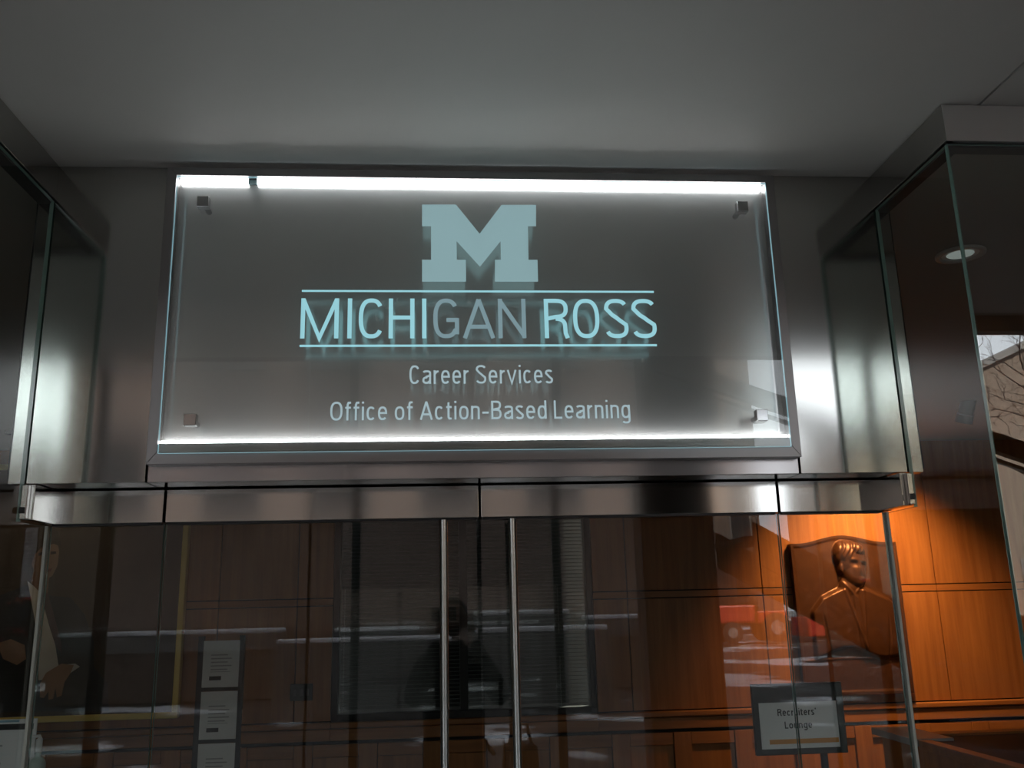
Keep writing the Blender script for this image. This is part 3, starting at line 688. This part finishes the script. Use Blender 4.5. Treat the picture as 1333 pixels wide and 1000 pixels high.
# ------------------------------------------------------------------ what the glass mirrors: hall stair, street, photographer
st = empty('stair', (2.6, -2.0, 0), 'dark steel stair flight mirrored in the glass', 'stair')
def slope(p, q, th, y0_, y1_): 
    return MB().prism([(p[0], p[1]), (q[0], q[1]), (q[0], q[1]+th), (p[0], p[1]+th)], y0_, y1_)
slope((2.36, 2.14), (5.4, .40), .30, -2.18, -2.12).build('stringer', M_HALL, st); slope((2.36, 2.14), (5.4, .40), .30, -1.22, -1.16).build('stringer', M_HALL, st)
for q in range(12):
    f_ = q/11; MB().box(2.45+f_*2.7-.14, 2.45+f_*2.7+.14, -2.11, -1.23, 2.30-f_*1.56, 2.34-f_*1.56).build('tread', M_HALL, st)
slope((1.72, 3.80), (5.6, 2.42), .15, -2.16, -2.08).build('handrail_beam', M_HALL, st)
slope((2.0, 3.62), (5.6, 2.34), .03, -2.14, -2.10).build('handrail', M_BAR, st)
for x, z0_, z1_ in ((3.4, 1.75, 3.2), (4.6, 1.1, 2.75)): MB().box(x-.02, x+.02, -2.14, -2.10, z0_, z1_).build('baluster', M_HALL, st)

def building(name, label, x0, x1, y, ht, cols, rows, mat, depth=8, zs=1.6, rowh=3.4, ledges=()):
    b = empty(name, ((x0+x1)/2, y-depth/2, 0), label, 'building', None)
    MB().box(x0, x1, y-depth, y, 0, ht).build('brick_walls', mat, b)
    MB().box(x0-.15, x1+.15, y-depth, y+.2, ht, ht+.35).build('parapet', M_CONC, b)
    wpx = (x1-x0)/cols
    for i in range(cols):
        for j in range(rows):
            cx = x0+wpx*(i+.5); z0 = zs+j*rowh
            f_ = MB().box(cx-wpx*.27, cx+wpx*.27, y, y+.03, z0, z0+1.9).build('window', M_CONC, b)
            MB().box(cx-wpx*.27+.07, cx+wpx*.27-.07, y+.031, y+.04, z0+.08, z0+1.82).build('pane', M_PANE, f_)
            MB().box(cx-wpx*.30, cx+wpx*.30, y, y+.16, z0-.14, z0-.02).build('sill', M_CONC, b)
    for (a, c, z) in ledges:
        l_ = MB().box(a, c, y, y+.7, z-.35, z).build('stone_ledge', M_CONC, b); MB().box(a+.02, c-.02, y+.05, y+.66, z, z+.10).build('snow_cap', M_WHITE, l_, bevel=.03)
    return b
building('brick_building', 'brown brick building mirrored in the middle of the sign and doors', -8.7, 6.5, -16.0, 11.0, 6, 2, M_BRICK, zs=4.2,
         ledges=((-8.3, -3.5, 1.45), (-2.4, -.5, 1.42), (.7, 2.9, 1.70), (3.2, 6.2, 1.55)))
pl = empty('planter_wall', (1.0, -11.5, 0), 'low snow-topped concrete wall mirrored in the door glass', 'wall')
MB().box(-3.0, .2, -11.9, -11.5, 0, 1.32).build('wall_block', M_CONC, pl); MB().box(-2.97, .17, -11.88, -11.52, 1.32, 1.40).build('snow_cap', M_WHITE, pl, bevel=.03)
MB().box(.6, 3.2, -12.6, -12.2, 0, 1.40).build('wall_block', M_CONC, pl); MB().box(.63, 3.17, -12.58, -12.22, 1.40, 1.50).build('snow_cap', M_WHITE, pl, bevel=.03)
fb = empty('far_building', (33, -38, 0), 'tan gabled building mirrored behind the bare tree in the right glass', 'building')
MB().prism([(18.5, 0), (18.5, 9.3), (33, 15.6), (47.5, 9.3), (47.5, 0)], -42, -34).build('gable_walls', plain('tan_brick', (.19, .148, .118), .9, noise=.1), fb)
for a_, b_ in (((18.0, 9.08), (33, 15.6)), ((33, 15.6), (48.0, 9.08))): MB().prism([a_, b_, (b_[0], b_[1]+.3), (a_[0], a_[1]+.3)], -42.2, -33.7).build('roof_slope', M_CONC, fb)
for q in range(6):
    f_ = MB().box(21+q*4.2, 23+q*4.2, -34, -33.97, 1.4, 3.4).build('window', M_CONC, fb); MB().box(21.1+q*4.2, 22.9+q*4.2, -33.969, -33.96, 1.5, 3.3).build('pane', M_PANE, f_)
building('street_building', 'brick building across the street mirrored at the left steel', -40, -12.2, -22, 6.8, 6, 1, M_BRICK, zs=2.2)
building('distant_building', 'tall distant building mirrored behind the red tractors', 5, 19.8, -50, 18.5, 6, 4, plain('dark_brick', (.12, .09, .075), .9, noise=.1), zs=2.0)

def tractor(x, y, z, label):
    t = empty('tractor', (x, y, z), label, 'tractor', 'red tractors parked on the snow')
    MB().box(x-1.3, x+.3, y-.45, y+.45, z+.75, z+1.45).build('hood', M_RED, t, bevel=.08)
    MB().box(x+.3, x+1.5, y-.6, y+.6, z+.7, z+1.2).build('chassis', M_RED, t, bevel=.05)
    MB().prism([(x+.35, z+1.2), (x+1.45, z+1.2), (x+1.3, z+2.25), (x+.5, z+2.25)], y-.55, y+.55).build('cab', M_PANE, t)
    MB().box(x+.35, x+1.45, y-.62, y+.62, z+2.25, z+2.38).build('cab_roof', M_RED, t, bevel=.03)
    MB().box(x-2.0, x-1.3, y-.9, y+.9, z+.15, z+.9).build('loader_bucket', M_RED, t, bevel=.04)
    for wx_, r in ((-.8, .40), (1.0, .56)):
        for s in (-1, 1):
            wl = MB().lathe((x+wx_, y+s*.72, z+r), [(.001, -.12), (r*.6, -.12), (r, -.10), (r, .10), (r*.6, .12), (.001, .12)], 20, axis='Y').build('wheel', M_RUBBER, t)
            MB().lathe((x+wx_, y+s*.72, z+r), [(.001, s*.13), (r*.5, s*.125), (r*.5, s*.10)], 16, axis='Y').build('wheel_rim', M_CONC, wl)
    return t
tractor(12.1, -31.0, .30, 'red tractor nearer the brick corner, mirrored in the right door')
tractor(16.6, -31.8, .30, 'red tractor farther right, mirrored beside the bronze plaque')

# bare tree
def tree(x, y, label, seed):
    rnd = random.Random(seed); t = empty('bare_tree', (x, y, 0), label, 'tree')
    br = MB()
    def grow(p, d, l, r, dep):
        q = p; pts = [p]; rs = [r]
        for k in range(3):
            d = (d+Vector((rnd.uniform(-.22, .22), rnd.uniform(-.22, .22), rnd.uniform(-.10, .16)))).normalized(); q = q+d*l/3; pts.append(q); rs.append(r*(1-.14*(k+1)))
        br.tube(pts, rs, 5, cap=False)
        if dep == 0: return
        for k in range(3 if dep > 2 else 2):
            a = rnd.uniform(0, 2*PI); s = rnd.uniform(.45, .85); o_ = d.orthogonal().normalized(); o_ = Matrix.Rotation(a, 3, d) @ o_
            grow(pts[rnd.choice((2, 3, 3))], (d+o_*s).normalized(), l*rnd.uniform(.62, .8), r*.58, dep-1)
    MB().tube([(x, y, 0), (x+.1, y, 1.3), (x, y, 2.6)], [.22, .17, .15], 10).build('trunk', M_BARK, t, smooth=True)
    for k in range(4):
        a = k*PI/2+.4; grow(Vector((x, y, 2.4)), Vector((math.cos(a)*.7, math.sin(a)*.7, .9)).normalized(), 2.3, .085, 6)
    br.build('branches', M_BARK, t, smooth=True, recalc=False)
tree(-13.6, -12.0, 'bare leafless tree added to thin the sky mirrored in the left steel panel', 9)  # extra tree put in so its branches cut the mirrored sky
tree(12.4, -11.5, 'bare leafless tree mirrored in the right front glass', 5)

# the photographer, mirrored in the doors
pr = empty('person', (.07, -.34, 0), 'person in a black winter coat raising a phone with both hands', 'person')
def skin(name, verts, edges, rad, mat, root, sub=2):
    me = bpy.data.meshes.new(name); org = pr.location
    me.from_pydata([tuple(Vector(v)-org) for v in verts], edges, []); o = bpy.data.objects.new(name, me); C.objects.link(o); o.parent = pr
    md = o.modifiers.new('skin', 'SKIN'); md.use_smooth_shade = True
    for i, r in enumerate(rad): me.skin_vertices[0].data[i].radius = r if isinstance(r, tuple) else (r, r)
    me.skin_vertices[0].data[root].use_root = True
    o.modifiers.new('sub', 'SUBSURF').levels = sub; o.modifiers['sub'].render_levels = sub; me.materials.append(mat); return o
bx, by = .07, -.34
V = [(bx,by,.98),(bx,by,1.20),(bx,by+.01,1.42),(bx,by+.01,1.53),(bx,by+.03,1.60),
     (bx-.19,by,1.46),(bx-.26,by+.10,1.24),(bx-.10,by+.23,1.60),
     (bx+.19,by,1.46),(bx+.30,by+.10,1.24),(bx+.12,by+.23,1.60),
     (bx-.10,by,.90),(bx-.11,by+.02,.50),(bx-.12,by-.01,.09),(bx-.13,by+.13,.05),
     (bx+.10,by,.90),(bx+.11,by+.02,.50),(bx+.12,by-.01,.09),(bx+.13,by+.13,.05)]
E_ = [(0,1),(1,2),(2,3),(3,4),(2,5),(5,6),(6,7),(2,8),(8,9),(9,10),(0,11),(11,12),(12,13),(13,14),(0,15),(15,16),(16,17),(17,18)]
V = [(x_, y_, z_*1.04) for x_, y_, z_ in V]
rad = [(.19,.15),(.18,.14),(.19,.13),(.075,.075),(.06,.06),.085,.065,.042,.085,.065,.042,.11,.075,.055,.045,.11,.075,.055,.045]
skin('body', V, E_, rad, M_COAT, 0)
hd = MB(); hc = Vector((bx, by+.06, 1.80))
prof = []
for j in range(13):
    a = PI*j/12; prof.append((max(.001, .082*math.sin(a)*(1.0 if a < PI/2 else 1.05)), -.115*math.cos(a)))
hd.lathe(hc, prof, 20)
for v in hd.v:
    dlt = v-hc
    if dlt.y > 0: v.y += .012*math.exp(-(dlt.x/.02)**2-((dlt.z+.005)/.03)**2)*1.6
    if dlt.z < -.05: v.x = hc.x+dlt.x*.85
head = hd.build('head', M_SKIN, pr, smooth=True)
hm = MB().lathe(hc+Vector((0, -.012, .022)), [(max(.001, .090*math.sin(PI*j/10)), -.105*math.cos(PI*j/10)) for j in range(11)], 20)
for v in hm.v:
    if v.y > hc.y+.035 and v.z < hc.z+.06: v.y = hc.y+.035
hm.build('hair', M_HAIR, head, smooth=True)
def hand(sg_, wx_, wy_, wz_):
    vs_ = [(wx_, wy_, wz_), (wx_-sg_*.02, wy_+.02, wz_+.07)]; es = [(0, 1)]; rr = [.026, .030]
    for k, (dx, ln) in enumerate(((.0, .05), (.0, .058), (.0, .054), (.0, .042))):
        base = Vector((wx_-sg_*.03, wy_+.035, wz_+.045+k*.021)); i = len(vs_)
        vs_ += [tuple(base), tuple(base+Vector((-sg_*ln*.7, .012, .006))), tuple(base+Vector((-sg_*ln*1.2, -.004, .008)))]
        es += [(1, i), (i, i+1), (i+1, i+2)]; rr += [.009, .0085, .0075]
    i = len(vs_); b = Vector((wx_-sg_*.01, wy_, wz_+.035)); vs_ += [tuple(b+Vector((-sg_*.025, -.02, .02))), tuple(b+Vector((-sg_*.05, -.025, .045)))]; es += [(0, i), (i, i+1)]; rr += [.011, .009]
    return skin('hand', vs_, es, rr, M_SKIN, 0, 1)
hand(-1, bx-.10, by+.24, 1.70); hand(1, bx+.12, by+.24, 1.70)
MB().tube([(bx-.15, by+.12, 1.52), (bx, by+.16, 1.30), (bx+.24, by+.14, 1.00)], .014, 8).build('bag_strap', M_BLACK, pr)
bag = empty('shoulder_bag', (bx+.44, by+.08, .80), 'black shoulder bag hanging at the photographer\'s hip', 'bag')
MB().prism([(bx+.28, .80), (bx+.52, .80), (bx+.50, 1.05), (bx+.30, 1.05)], by+.02, by+.14).build('bag_body', M_BLACK, bag, bevel=.02)
MB().tube([(bx+.33, by+.08, 1.04), (bx+.36, by+.09, 1.16), (bx+.44, by+.09, 1.16), (bx+.47, by+.08, 1.04)], .01, 8).build('bag_handle', M_BLACK, bag)
ph = empty('phone', (.01, -.055, 1.785), 'black phone held up by the photographer', 'phone')
MB().box(-.065, .085, -.058, -.050, 1.785, 1.865).build('phone_body', M_BLACK, ph, bevel=.004)
